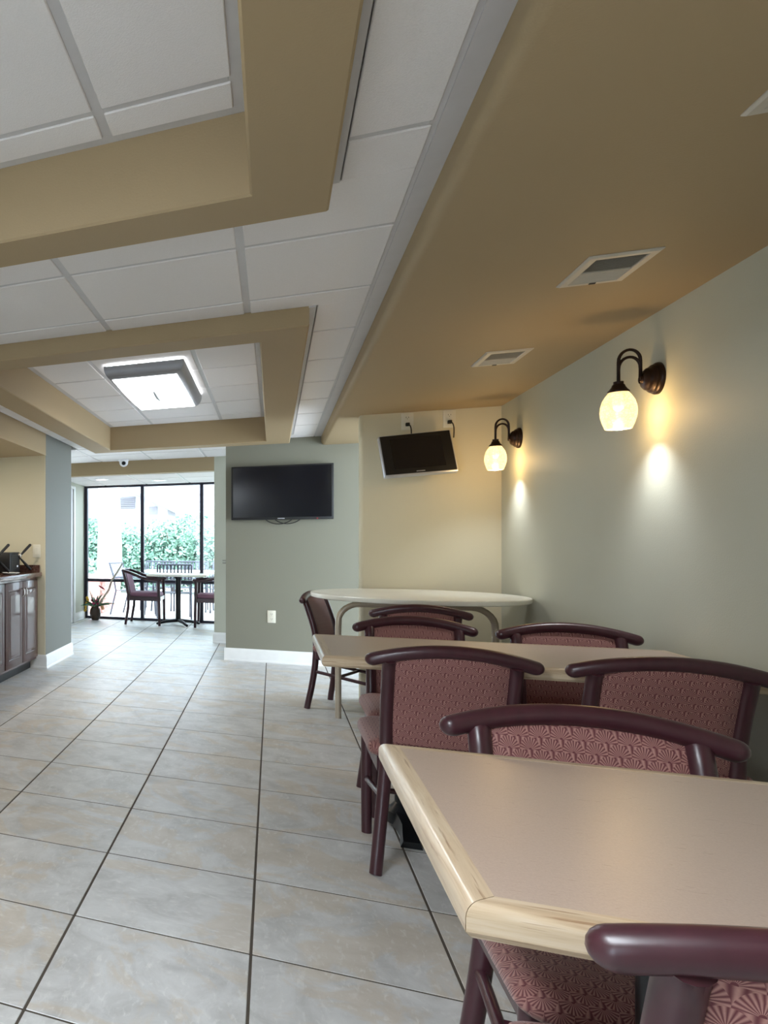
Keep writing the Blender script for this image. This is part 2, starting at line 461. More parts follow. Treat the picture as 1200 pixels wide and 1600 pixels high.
# tray beams (rings)
def tray(name, xo0, xo1, yo0, yo1, bw, label):
    bm = BM(); e = 0.006
    def rect(x0, x1, y0, y1, z): return [(x0,y0,z),(x1,y0,z),(x1,y1,z),(x0,y1,z)]
    xi0, xi1, yi0, yi1 = xo0 + bw, xo1 - bw, yo0 + bw, yo1 - bw
    rings(bm, [rect(xo0,xo1,yo0,yo1,TOP), rect(xo0,xo1,yo0,yo1,ZS+e), rect(xo0+e,xo1-e,yo0+e,yo1-e,ZS),
               rect(xi0-e,xi1+e,yi0-e,yi1+e,ZS), rect(xi0,xi1,yi0,yi1,ZS+e), rect(xi0,xi1,yi0,yi1,TOP)], cap=False)
    struct(name, bm, 'soffit', label, 'trim')
    return (xo0, xo1, yo0, yo1), (xi0, xi1, yi0, yi1)
BW = 0.197
t2o, t2i = tray('trim_4', -1.66, 0.142, 3.48, 7.46, BW, 'tan beam frame of the far ceiling tray around the lit fixture')
t1o, t1i = tray('trim_5', -1.66, 0.142, -1.68, 2.31, BW, 'tan beam frame of the near ceiling tray')

# ceiling tiles + grid bars
def sub(rect, hole):
    """rect minus hole -> list of rects"""
    x0,x1,y0,y1 = rect; a0,a1,b0,b1 = hole
    if a0 >= x1 or a1 <= x0 or b0 >= y1 or b1 <= y0: return [rect]
    out = []
    if b0 > y0: out.append((x0,x1,y0,b0))
    if b1 < y1: out.append((x0,x1,b1,y1))
    yy0, yy1 = max(y0,b0), min(y1,b1)
    if a0 > x0: out.append((x0,a0,yy0,yy1))
    if a1 < x1: out.append((a1,x1,yy0,yy1))
    return out
GAP = 0.013; DROP = 0.005
def tile_field(region, xs, ys, z, holes=()):
    X0,X1,Y0,Y1 = region
    gx = [X0] + sorted(x for x in xs if X0 + 0.03 < x < X1 - 0.03) + [X1]
    gy = [Y0] + sorted(y for y in ys if Y0 + 0.03 < y < Y1 - 0.03) + [Y1]
    for a, b in zip(gx, gx[1:]):
        for c_, d in zip(gy, gy[1:]):
            ra = [(a + GAP, b - GAP, c_ + GAP, d - GAP)]
            for hh in holes: ra = [q for r_ in ra for q in sub(r_, hh)]
            for (p0,p1,q0,q1) in ra:
                if p1 - p0 < 0.03 or q1 - q0 < 0.03: continue
                bm = BM(); cx, cy = (p0+p1)/2, (q0+q1)/2
                box(bm, p0-cx, p1-cx, q0-cy, q1-cy, -DROP, 0.02, 0.0025, 1)
                obj('ceiling_tile', bm, 'ctile', ceil, loc=(cx, cy, z))
    def bar(r_):
        for hh in holes: pass
        pieces = [r_]
        for hh in holes: pieces = [q for p in pieces for q in sub(p, hh)]
        for (p0,p1,q0,q1) in pieces:
            if (p1-p0) < 0.012 or (q1-q0) < 0.012: continue
            bm = BM(); box(bm, p0, p1, q0, q1, z, z + 0.03)
            obj('grid_bar', bm, 'grid', ceil)
    for x in gx[1:-1]: bar((x-0.014, x+0.014, Y0+0.0195, Y1-0.0195))
    for y in gy[1:-1]:
        for a, b in zip(gx, gx[1:]): bar((a+(0.0195 if a == X0 else 0.0142), b-(0.0195 if b == X1 else 0.0142), y-0.014, y+0.014))
    # wall angles round the edge
    bar((X0, X0+GAP+0.006, Y0, Y1)); bar((X1-GAP-0.006, X1, Y0, Y1))
    bar((X0+0.02, X1-0.02, Y0, Y0+GAP+0.006)); bar((X0+0.02, X1-0.02, Y1-GAP-0.006, Y1))
GX = [-0.10 - 0.605*k for k in range(-2, 7)]; GY = [2.09 + 0.605*k for k in range(-8, 14)]
def grow(r_, d): return (r_[0]-d, r_[1]+d, r_[2]-d, r_[3]+d)
hole = lambda t: (t[0]-0.004, t[1]+0.032, t[2]-0.004, t[3]+0.004)
XB = XS - 0.052
tile_field((XL, XB, YB, Y_TV), GX, GY, ZC, [hole(t2o), hole(t1o)])
tile_field((-3.4, XB, Y_TV, Y_HEAD), GX, [7.72 + 0.605*k for k in range(1, 3)], ZC)
tile_field((-2.65, 3.2, Y_HEAD + 0.14, Y_WIN), [-1.10 - 0.61*k for k in range(-7, 4)], [9.6 + 0.61*k for k in range(0, 4)], 2.05)
for t in (t1i, t2i):
    ys = [5.10 + 0.61*k for k in range(-2, 5)] if t is t2i else [1.945 - 0.61*k for k in range(0, 7)]
    tile_field(grow(t, -0.026), [-0.435, -1.055] if t is t2i else [-0.425, -1.035], ys, ZRC)
def strip(x0, x1, y0, y1, z, name='grid_bar'):
    bm = BM(); box(bm, x0, x1, y0, y1, z, z + 0.03); return obj(name, bm, 'grid', ceil)
strip(XB, XS + 0.002, YB, Y_TV, ZC - 0.004)                       # wide angle along the soffit
for t in (t1o, t2o): strip(t[1] - 0.002, t[1] + 0.027, t[2] - 0.002, t[3] + 0.002, ZC - 0.010)
for t in (t1i, t2i):
    strip(t[0], t[0]+0.026, t[2], t[3], ZRC); strip(t[1]-0.026, t[1], t[2], t[3], ZRC)
    strip(t[0]+0.026, t[1]-0.026, t[2], t[2]+0.026, ZRC); strip(t[0]+0.026, t[1]-0.026, t[3]-0.026, t[3], ZRC)

# ------------------------------------------------------------------ baseboards
def base_prof(): return [(0,0),(0.022,0),(0.022,0.012),(0.016,0.02),(0.016,0.10),(0.010,0.118),(0.004,0.124),(0,0.124)]
def baseboard_x(name, x0, x1, y, label):       # board on a wall facing -Y
    bm = BM(); sweep_x(bm, [(y - d, z) for d, z in base_prof()], x0, x1)
    return struct(name, bm, 'white_trim', label, 'baseboard')
def baseboard_y(name, y0, y1, x, sgn, label):
    bm = BM(); sweep_y(bm, [(x + sgn*d, z) for d, z in base_prof()], y0, y1)
    return struct(name, bm, 'white_trim', label, 'baseboard')
baseboard_x('baseboard_back', -0.435, XR, Y_TV, 'white baseboard under the large television wall')
baseboard_x('baseboard_stub', -0.63, 0.3, Y_HEAD, 'short white baseboard beside the far opening')
baseboard_x('baseboard_partition', 0.575, XR - 0.025, Y_PART, 'white baseboard of the partition behind the round table')
baseboard_y('baseboard_right', YB, Y_PART, XR, -1, 'white baseboard along the right wall')
bm = BM()
pr = base_prof()
def bring(y, zoff): pass
L = [[(-2.05, 6.49 - d, z) for d, z in pr], [(XL + d, 6.49 - d, z) for d, z in pr], [(XL + d, 7.43 + d, z) for d, z in pr], [(-2.6, 7.43 + d, z) for d, z in pr]]
rings(bm, L)
struct('baseboard_column', bm, 'white_trim', 'white baseboard wrapping the wall end by the cabinets', 'baseboard')
baseboard_y('baseboard_sunroom', 10.52, Y_WIN - 0.03, -2.65, 1, 'white baseboard of the sunroom left wall')

# ------------------------------------------------------------------ sunroom window and door
wnd = struct('window_1', box(BM(), -2.65, 3.2, Y_WIN - 0.03, Y_WIN + 0.05, 0.0, 0.035), 'dkframe', 'floor to ceiling window with dark frame looking onto the patio', 'window')
mull = [-2.625, -1.775, -0.935, -0.095, 0.745, 1.585, 2.425, 3.175]
for k, x in enumerate(mull):
    bm = BM(); box(bm, x - 0.024, x + 0.024, Y_WIN - 0.035, Y_WIN + 0.05, 0.03, 2.05, 0.003, 1); obj('mullion', bm, 'dkframe', wnd)
for a, b in zip(mull, mull[1:]):
    bm = BM(); box(bm, a + 0.022, b - 0.022, Y_WIN - 0.03, Y_WIN + 0.045, 0.57, 0.615, 0.003, 1); obj('rail', bm, 'dkframe', wnd)
    bm = BM(); box(bm, a + 0.022, b - 0.022, Y_WIN - 0.03, Y_WIN + 0.045, 2.015, 2.05, 0.003, 1); obj('head', bm, 'dkframe', wnd)
    for z0, z1 in ((0.03, 0.575), (0.61, 2.02)):
        bm = BM(); box(bm, a + 0.02, b - 0.02, Y_WIN + 0.008, Y_WIN + 0.014, z0, z1); obj('pane', bm, 'glass', wnd)
bm = BM(); box(bm, -2.68, 3.2, Y_WIN - 0.03, Y_WIN + 0.1, 2.05, TOP)
struct('trim_6', bm, 'white_trim', 'white lintel above the sunroom window', 'trim')
dr = struct('door_1', box(BM(), -2.66, -2.632, 9.55, 10.40, 0.005, 1.95, 0.002, 1), 'doorw', 'white door in the left wall of the sunroom', 'door')
bm = BM(); box(bm, -2.66, -2.615, 10.40, 10.49, 0, 1.99, 0.004, 1); obj('casing', bm, 'white_trim', dr)
bm = BM(); box(bm, -2.66, -2.615, 9.46, 9.55, 0, 1.99, 0.004, 1); obj('casing', bm, 'white_trim', dr)
bm = BM(); box(bm, -2.66, -2.615, 9.55, 10.40, 1.95, 1.99, 0.004, 1); obj('head_casing', bm, 'white_trim', dr)
w2 = struct('window_2', box(BM(), -2.3, -1.4, YB - 0.1, YB - 0.02, 0, 0.04), 'dkframe', 'unseen opening added behind the viewer to let in light', 'window')  # unseen opening, added so sky light enters from behind
for x in (-2.275, -1.425):
    bm = BM(); box(bm, x - 0.024, x + 0.024, YB - 0.1, YB - 0.02, 0.04, 2.05, 0.003, 1); obj('mullion', bm, 'dkframe', w2)
# ------------------------------------------------------------------ ceiling light fixture
def fixture(x0, x1, y0, y1, label, lm='lens'):
    t = thing('ceiling_light', label, 'ceiling light', ((x0+x1)/2, (y0+y1)/2, ZRC - DROP), 0, 'boxy ceiling lights in the trays')
    W, D = x1 - x0, y1 - y0
    bm = BM()                                                    # curved grey housing
    def rc(w_, d_, z): return [(-w_/2,-d_/2,z),(w_/2,-d_/2,z),(w_/2,d_/2,z),(-w_/2,d_/2,z)]
    rs = [rc(W, D, -0.016)]
    for k in range(1, 7):
        a = PI/2 * k / 6
        ins = 0.045 * (1 - math.cos(a)); rs.append(rc(W - 2*ins, D - 2*ins, -0.016 - 0.079 * math.sin(a)))
    rings(bm, rs, cap=True); obj('housing', bm, 'fixgrey', t, 60)
    bm = BM(); box(bm, -W/2+0.012, W/2-0.012, -D/2+0.012, D/2-0.012, -0.0155, -0.001); obj('fill_glow', bm, 'uplight_fill' if lm == 'lens' else 'uplight_fill_unseen', t)  # glowing slab added above the housing to brighten the tray
    bm = BM(); w_, d_ = W - 0.092, D - 0.092
    rs = []
    for k in range(0, 9):
        f = k / 8.0; y = -d_/2 + d_*f; zz = -0.0965 - 0.012 * math.sin(PI*f)
        rs.append([(-w_/2, y, zz), (w_/2, y, zz), (w_/2, y, -0.094), (-w_/2, y, -0.094)])
    rings(bm, rs); obj('lens', bm, lm, t, 50)
    bm = BM(); tube(bm, [(0.0, -0.17, -0.108), (0.0, -0.08, -0.115), (0, 0.02, -0.117), (0, 0.12, -0.113), (0, 0.17, -0.108)], [0.006, 0.011, 0.013, 0.010, 0.004], 8)
    obj('handle', bm, 'fixgrey', t)
    return t
fixture(-0.985, -0.495, 4.68, 5.93, 'lit boxy ceiling light with grey housing in the far tray')
fixture(-0.985, -0.495, -0.45, 0.80, 'unseen boxy ceiling light added in the near tray', 'lens_near')  # second fixture out of view, added to light the near end

# ------------------------------------------------------------------ ceiling vents
def vent(x0, x1, y0, y1, label):
    t = thing('ceiling_vent', label, 'air vent', ((x0+x1)/2, (y0+y1)/2, ZS), 0, 'vents in the right soffit')
    W, D = x1-x0, y1-y0
    bm = BM()
    def rc(w_, d_, z): return [(-w_/2,-d_/2,z),(w_/2,-d_/2,z),(w_/2,d_/2,z),(-w_/2,d_/2,z)]
    rings(bm, [rc(W,D,0.0), rc(W,D,-0.003), rc(W-0.012,D-0.012,-0.008), rc(W-0.05,D-0.05,-0.008), rc(W-0.056,D-0.056,0.0)], cap=False)
    obj('frame', bm, 'vent', t)
    bm = BM(); box(bm, -W/2+0.02, W/2-0.02, -D/2+0.02, D/2-0.02, -0.0015, 0.0); obj('backing', bm, 'slot', t)
    k = 0; ins = 0.028; n_ = 22
    for k in range(n_):
        y = -D/2 + ins + (D - 2*ins) * (k + 0.5) / n_
        s = 1 if y < 0.012 else -1
        bm = BM(); rings(bm, [[(x, y - 0.0045, -0.0065 if s > 0 else -0.0015), (x, y + 0.0045, -0.0015 if s > 0 else -0.0065), (x, y + 0.0045, -0.0005 if s > 0 else -0.0055), (x, y - 0.0045, -0.0055 if s > 0 else -0.0005)] for x in (-W/2+0.027, W/2-0.027)])
        obj('slat', bm, 'vent', t)
    bm = BM(); box(bm, -W/2+0.027, W/2-0.027, 0.010, 0.014, -0.009, -0.001); obj('divider', bm, 'vent', t)
    bm = BM(); box(bm, -0.006, 0.012, D/2-0.024, D/2-0.012, -0.011, -0.006, 0.001, 1); obj('damper_lever', bm, 'slot', t)
vent(0.93, 1.115, 3.03, 3.335, 'cream louvred ceiling vent above the nearer sconce')
vent(0.94, 1.125, 4.325, 4.63, 'cream louvred ceiling vent farther along the soffit near the partition')
vent(0.92, 1.105, 1.87, 2.17, 'cream louvred ceiling vent cut off by the right picture edge')

# ------------------------------------------------------------------ sconces
def sconce(y, label):
    t = thing('wall_sconce', label, 'wall lamp', (XR, y, 1.815), 0, 'bronze sconces on the right wall')
    bm = BM(); lathe(bm, [(0.064,0.0),(0.064,-0.008),(0.060,-0.014),(0.056,-0.016),(0.056,-0.022),(0.050,-0.028),(0.046,-0.030),(0.044,-0.038),(0.034,-0.046),(0.018,-0.050),(0.012,-0.058),(0.001,-0.058)], 28, axis='X')
    obj('back_plate', bm, 'bronze', t)
    for dz, dr_ in ((0.0, 0.0), (-0.030, -0.012)):
        bm = BM(); xs_ = -0.058
        xa, xb = xs_ + 0.004, -0.122 - 0.0
        top = 0.125 + dz
        pts = [(xa, 0, -0.015), (xa, 0, 0.02), (xa, 0, top - 0.05)]
        rr = (xa - xb) / 2; cx = (xa + xb) / 2
        pts += [(cx + rr*math.cos(a), 0, top - 0.045 + (0.045)*math.sin(a)) for a in [PI*k/12 for k in range(1, 12)]]
        pts += [(xb, 0, top - 0.05), (xb, 0, 0.03), (xb, 0, -0.015)]
        tube(bm, pts, 0.0058, 10); obj('arm', bm, 'bronze', t)
    cx = -0.122
    bm = BM(); lathe(bm, [(0.001,0.0),(0.016,-0.002),(0.016,-0.012),(0.020,-0.016),(0.022,-0.024),(0.030,-0.036),(0.034,-0.040),(0.034,-0.046),(0.001,-0.046)], 24, cx)
    obj('socket_cup', bm, 'bronze', t)
    bm = BM()
    prof = [(0.030,-0.045),(0.040,-0.060),(0.050,-0.080),(0.056,-0.105),(0.0575,-0.125),(0.056,-0.145),(0.050,-0.170),(0.041,-0.196)]
    inner = [(r_-0.003, z_) for r_, z_ in reversed(prof)]
    lathe(bm, prof + inner, 32, cx, cap=False)
    sh = obj('glass_shade', bm, 'shade', t); tag(sh, 'glowing amber crackled glass shade')
    bm = BM(); lathe(bm, [(0.001,-0.05),(0.012,-0.055),(0.016,-0.075),(0.019,-0.095),(0.015,-0.112),(0.006,-0.121),(0.001,-0.122)], 16, cx)
    obj('bulb', bm, 'bulbglass', t)
    ld = bpy.data.lights.new('sconce_bulb', 'POINT'); ld.energy = BULB_W; ld.color = (0.95, 0.97, 1.0); ld.shadow_soft_size = 0.02
    lo = bpy.data.objects.new('bulb_light', ld); C.objects.link(lo); lo.parent = t; lo.location = (cx, 0, -0.146)
    return t
sconce(3.865, 'larger looking bronze sconce with lit amber shade nearest the viewer')
sconce(5.665, 'bronze sconce with lit amber shade in the corner beside the tilted television')

# ------------------------------------------------------------------ televisions
tv = thing('television', 'large black flat television on the olive beige wall', 'television', (0.073, Y_TV, 1.643))
bm = BM(); box(bm, -0.44, 0.44, -0.075, -0.035, -0.26, 0.26, 0.006, 2); obj('bezel', bm, 'black', tv)
bm = BM(); box(bm, -0.423, 0.423, -0.0765, -0.074, -0.236, 0.246); obj('screen', bm, 'screen', tv)
bm = BM(); box(bm, -0.2, 0.2, -0.036, 0.0, -0.15, 0.15); obj('wall_mount', bm, 'black', tv)
bm = BM(); box(bm, -0.03, 0.03, -0.0775, -0.0745, -0.252, -0.245); obj('maker_mark', bm, 'silver', tv)
bm = BM(); box(bm, 0.30, 0.312, -0.0775, -0.0745, -0.256, -0.246); obj('indicator', bm, 'red', tv)
for a, b, dz in ((-0.14, 0.10, 0.052), (-0.06, 0.17, 0.05)):
    bm = BM(); tube(bm, bez((a, -0.03, -0.25), (a+0.06, -0.03, -0.25-dz*1.3), (b-0.06, -0.03, -0.25-dz*1.3), (b, -0.03, -0.25), 12), 0.004, 6); obj('cable', bm, 'cord', tv)

t2 = thing('television', 'small silver framed television tilted on the warm partition', 'television', (0.893, 5.88, 1.765))
Rm = Matrix.Rotation(0.085, 4, 'Z') @ Matrix.Rotation(-0.326, 4, 'X') @ Matrix.Rotation(-0.0687, 4, 'Y')
t2.rotation_euler = Rm.to_euler()
bm = BM(); box(bm, -0.215, 0.215, -0.012, 0.03, -0.155, 0.155, 0.008, 2); obj('bezel', bm, 'silver', t2)
bm = BM(); box(bm, -0.207, 0.207, -0.0145, -0.011, -0.143, 0.149, 0.002, 1); obj('front_glass', bm, 'black', t2)
bm = BM(); box(bm, -0.150, 0.150, -0.0155, -0.014, -0.105, 0.120); obj('screen', bm, 'screen', t2)
bm = BM(); box(bm, -0.025, 0.025, -0.0158, -0.014, -0.134, -0.128); obj('maker_mark', bm, 'silver', t2)
bm = BM(); tube(bm, [(0, 0.02, 0), (0, 0.10, 0.02), (0, 0.172, 0.05)], 0.02, 10); obj('wall_arm', bm, 'silver', t2)
bm = BM(); box(bm, -0.08, 0.08, 0.03, 0.045, -0.08, 0.08); obj('mount_plate', bm, 'black', t2)

# ------------------------------------------------------------------ outlets
def outlet(name, loc, label, facing='-Y', plug=False, switch=False):
    t = thing(name, label, 'outlet' if not switch else 'switch', loc, 0, 'wall plates')
    bm = BM(); box(bm, -0.037, 0.037, -0.006, 0.0, -0.06, 0.06, 0.003, 2); obj('plate', bm, 'outlet', t)
    if switch:
        bm = BM(); box(bm, -0.016, 0.016, -0.009, -0.005, -0.032, 0.032, 0.001, 1); obj('rocker', bm, 'outlet', t)
    else:
        for dz in (0.024, -0.024):
            bm = BM(); rings(bm, [[(x, -0.005, z + dz) for x, z in rrect(0.032, 0.028, 0.010)], [(x, -0.008, z + dz) for x, z in rrect(0.031, 0.027, 0.010)]]); so = obj('socket', bm, 'outlet', t)
            for sx in (-0.007, 0.007):
                bm = BM(); box(bm, sx - 0.0012, sx + 0.0012, -0.0086, -0.0078, dz - 0.001, dz + 0.008); obj('slot', bm, 'slot', so)
            bm = BM(); box(bm, -0.002, 0.002, -0.0086, -0.0078, dz - 0.009, dz - 0.005); obj('slot', bm, 'slot', so)
    if plug:
        bm = BM(); box(bm, -0.012, 0.012, -0.03, -0.006, -0.036, -0.012, 0.004, 2); pg = obj('plug', bm, 'cord', t)
        bm = BM(); tube(bm, bez((0.0, -0.03, -0.024), (0.012, -0.06, -0.03), (0.022, -0.05, -0.06), (0.012, -0.07, -0.14), 10), 0.0035, 6); obj('cable', bm, 'cord', pg)
    return t
outlet('wall_outlet', (-0.010, Y_TV, 0.447), 'ivory outlet low on the wall below the large television')
outlet('wall_outlet', (0.862, Y_PART, 2.018), 'outlet with black plug above the left half of the small television', plug=True)
outlet('wall_outlet', (1.108, Y_PART, 2.018), 'outlet with black cord above the right half of the small television', plug=True)
outlet('wall_switch', (-1.985, 6.49, 1.085), 'ivory switch plate beside the dark cabinets', switch=True)

# ------------------------------------------------------------------ dome camera
t = thing('security_camera', 'white dome security camera under the header', 'camera', (-1.62, 8.84, ZC - DROP))
bm = BM(); lathe(bm, [(0.001,0.0),(0.060,0.0),(0.060,-0.015),(0.055,-0.022),(0.001,-0.022)], 24); obj('base', bm, 'camwhite', t)
bm = BM(); lathe(bm, [(0.052,-0.02)] + [(0.052*math.cos(a), -0.035 - 0.052*math.sin(a)) for a in [PI/2*k/8 for k in range(0, 9)]], 24); obj('dome', bm, 'camwhite', t)
bm = BM(); lathe(bm, [(0.001,0.0),(0.024,0.0),(0.022,-0.006),(0.001,-0.008)], 20); o = obj('lens', bm, 'black', t); o.rotation_euler = (math.radians(-70), 0, 0.25); o.location = (0.008, -0.046, -0.048)

# ------------------------------------------------------------------ dining chair (faces +Y in its own space)
BOW = 0.03
PROF = [(0.0,-0.215),(0.15,-0.188),(0.30,-0.170),(0.45,-0.165),(0.55,-0.175),(0.65,-0.205),(0.80,-0.258)]
def yprof(z):
    for (z0,y0),(z1,y1) in zip(PROF, PROF[1:]):
        if z <= z1:
            f = (z-z0)/(z1-z0); return y0 + (y1-y0)*f
    return PROF[-1][1]
def sprof(z): return (yprof(z-0.04 if z>0.04 else 0) + yprof(z) * 2 + yprof(z+0.04)) / 4
def yback(x, z): return sprof(z) - BOW * (0.175**2 - x*x) / 0.245**2
def zrail(x): return 0.792 - 0.047 * (x/0.245)**2
def make_chair(name, label):
    t = thing(name, label, 'chair', group='burgundy dining chairs with fan fabric')
    bm = BM(); xs = [-0.224 + 0.448*k/24 for k in range(25)]
    tube(bm, [(x, yback(x, 0.775), zrail(x)) for x in xs], 0.0225, 14, True); obj('top_rail', bm, 'cwood', t, 60)
    for s in (-1, 1):
        bm = BM(); zs = [0.785*k/22 for k in range(23)]
        def xo(z): return 0.175 + 0.037 * max(0.0, (0.40 - z)/0.40)**1.2
        tube(bm, [(s*xo(z), sprof(z), z if k < 22 else 0.758) for k, z in enumerate(zs)], [0.0195 + 0.001*min(1, z/0.4) for z in zs], 14); obj('rear_leg', bm, 'cwood', t, 60)
        bm = BM(); tube(bm, [(s*0.197, 0.2, 0.0), (s*0.197, 0.2, 0.2), (s*0.195, 0.2, 0.405)], [0.018, 0.0195, 0.021], 14); obj('front_leg', bm, 'cwood', t, 60)
        bm = BM(); tube(bm, [(s*0.197, 0.2, 0.215), (s*0.188, -0.172, 0.262)], 0.0115, 10); obj('stretcher', bm, 'cwood', t, 60)
        bm = BM(); box(bm, s*0.19-0.012, s*0.19+0.012, -0.165, 0.2, 0.345, 0.40, 0.003, 1); obj('seat_rail', bm, 'cwood', t)
    bm = BM(); tube(bm, [(-0.19, -0.02, 0.24), (0.19, -0.02, 0.24)], 0.0105, 10); obj('cross_stretcher', bm, 'cwood', t, 60)
    for y in (-0.165, 0.2):
        bm = BM(); box(bm, -0.18, 0.18, y-0.011, y+0.011, 0.345, 0.40, 0.003, 1); obj('apron', bm, 'cwood', t)
    # upholstered back, both faces, follows the rail
    bm = BM(); nx, nz = 18, 10; ringsL = []
    def backpt(x, z, dy): return (x, yback(x, z) + dy, z)
    gridF, gridB = [], []
    for i in range(nz+1):
        rowF, rowB = [], []
        for k in range(nx+1):
            x = -0.160 + 0.32*k/nx; zt = zrail(x) - 0.012; z = 0.455 + (zt - 0.455)*i/nz
            e = min(k, nx-k)/nx; e2 = min(i, nz-i)/nz
            th = 0.016 * min(1, 0.30 + 6*e) * min(1, 0.35 + 6*e2)
            rowF.append(bm.verts.new(backpt(x, z, th))); rowB.append(bm.verts.new(backpt(x, z, -th)))
        gridF.append(rowF); gridB.append(rowB)
    for i in range(nz):
        for k in range(nx):
            bm.faces.new((gridF[i][k], gridF[i][k+1], gridF[i+1][k+1], gridF[i+1][k]))
            bm.faces.new((gridB[i][k], gridB[i+1][k], gridB[i+1][k+1], gridB[i][k+1]))
    for i in range(nz):
        bm.faces.new((gridF[i][0], gridF[i+1][0], gridB[i+1][0], gridB[i][0])); bm.faces.new((gridF[i][nx], gridB[i][nx], gridB[i+1][nx], gridF[i+1][nx]))
    for k in range(nx):
        bm.faces.new((gridF[0][k], gridB[0][k], gridB[0][k+1], gridF[0][k+1])); bm.faces.new((gridF[nz][k], gridF[nz][k+1], gridB[nz][k+1], gridB[nz][k]))
    obj('backrest', bm, 'fab_back', t, 60)
    bm = BM(); rs = []
    for ins, z in ((0.030,0.400),(0.008,0.403),(0.0,0.415),(0.0,0.432),(0.008,0.449),(0.03,0.460),(0.07,0.467),(0.13,0.470)):
        rs.append([(x, y + 0.04, z) for x, y in rrect(0.455-2*ins, 0.45-2*ins, max(0.05-ins*0.3, 0.01))])
    rings(bm, rs); obj('seat', bm, 'fab_seat', t, 70)
    return t
A = make_chair('dining_chair', 'burgundy dining chair on the left with its back toward us at the middle table')
A.location = (0.536, 3.147, 0)
copy_tree(A, (1.080, 3.147, 0), 0, 'burgundy dining chair on the right with its back toward us at the middle table')
copy_tree(A, (0.578, 1.675, 0), PI, 'burgundy dining chair tucked under the far side of the nearest table')
copy_tree(A, (0.590, 3.745, 0), PI, 'left of two burgundy chairs facing us across the middle table')
copy_tree(A, (1.132, 3.69, 0), PI, 'right of two burgundy chairs facing us across the middle table, by the right wall')
copy_tree(A, (0.745, 5.06, 0), 0, 'burgundy chair with its back to us at the round cream table')
copy_tree(A, (0.497, 5.80, 0), -PI/2 - 0.41, 'burgundy chair seen from the side, left of the round cream table')
Hc = copy_tree(A, (0.528, 1.165, 0), 0, 'closest burgundy chair cut off by the lower right corner')
for ch in Hc.children:
    if ch.name.startswith('seat') and not ch.name.startswith('seat_rail'): ch.scale = (1, 0.66, 1)

# ------------------------------------------------------------------ rectangular dining tables
def edge_prof(t_=0.04, w_=0.034):
    # distance outward d (0..w), z relative to the top; rounded outer nose
    p = [(0, 0.0), (w_-0.016, 0.0)]
    p += [(w_-0.016+0.016*math.sin(a), -0.016+0.016*math.cos(a)) for a in [PI/2*k/5 for k in range(1, 6)]]
    p += [(w_, -t_+0.008), (w_-0.006, -t_), (0, -t_)]
    return p
def table(x0, x1, y0, y1, zt, label, cols, oy=0.0):
    t = thing('dining_table', label, 'table', ((x0+x1)/2, (y0+y1)/2, 0), 0, 'rectangular oak edged tables')
    W, D = (x1-x0)/2, (y1-y0)/2; ew = 0.034; wi, di = W - ew, D - ew
    bm = BM(); box(bm, -wi, wi, -di, di, zt-0.034, zt-0.0004); obj('tabletop', bm, 'laminate', t)
    pr = edge_prof()
    for sx in (-1, 1):
        bm = BM(); rings(bm, [[(sx*(wi+d), -(di+d)+0.0006, zt+z) for d, z in pr], [(sx*(wi+d), (di+d)-0.0006, zt+z) for d, z in pr]]); obj('edge_strip', bm, 'oaky', t, 30)
    for sy in (-1, 1):
        bm = BM(); rings(bm, [[(-(wi+d)+0.0006, sy*(di+d), zt+z) for d, z in pr], [((wi+d)-0.0006, sy*(di+d), zt+z) for d, z in pr]]); obj('edge_strip', bm, 'oakx', t, 30)
    for cx in cols:
        px = cx - (x0+x1)/2
        bm = BM(); lathe(bm, [(0.029,0.05),(0.029,0.60),(0.038,0.66),(0.07,zt-0.05),(0.07,zt-0.035)], 20, px, oy); obj('pedestal', bm, 'iron', t)
        bm = BM(); box(bm, px-0.13, px+0.13, oy-0.15, oy+0.15, zt-0.046, zt-0.034); obj('mounting_plate', bm, 'iron', t)
        bm = BM(); lathe(bm, [(0.060,0.03),(0.060,0.075),(0.045,0.09),(0.029,0.11)], 20, px, oy); hb = obj('hub', bm, 'iron', t)
        for k in (1, 3):
            a = k*PI/2; ca, sa = math.cos(a), math.sin(a); rs = []
            for d, hw, z0, z1 in ((0.03,0.045,0.02,0.085),(0.08,0.034,0.022,0.074),(0.12,0.026,0.012,0.06),(0.175,0.034,0.004,0.042),(0.205,0.036,0.0,0.024)):
                q = [(-hw,z0),(hw,z0),(hw*0.75,z1),(-hw*0.75,z1)]
                rs.append([(px + d*ca - o_*sa, oy + d*sa + o_*ca, z) for o_, z in q])
            bm = BM(); rings(bm, rs); obj('foot', bm, 'iron', t, 40)
    return t
table(0.197, 1.372, 0.995, 1.735, 0.744, 'nearest rectangular table with tan top and pale oak edge', [0.50, 0.86])
table(0.163, 1.368, 2.985, 3.700, 0.744, 'middle rectangular table with tan top and oak edge against the right wall', [0.475, 0.81], 0.098)

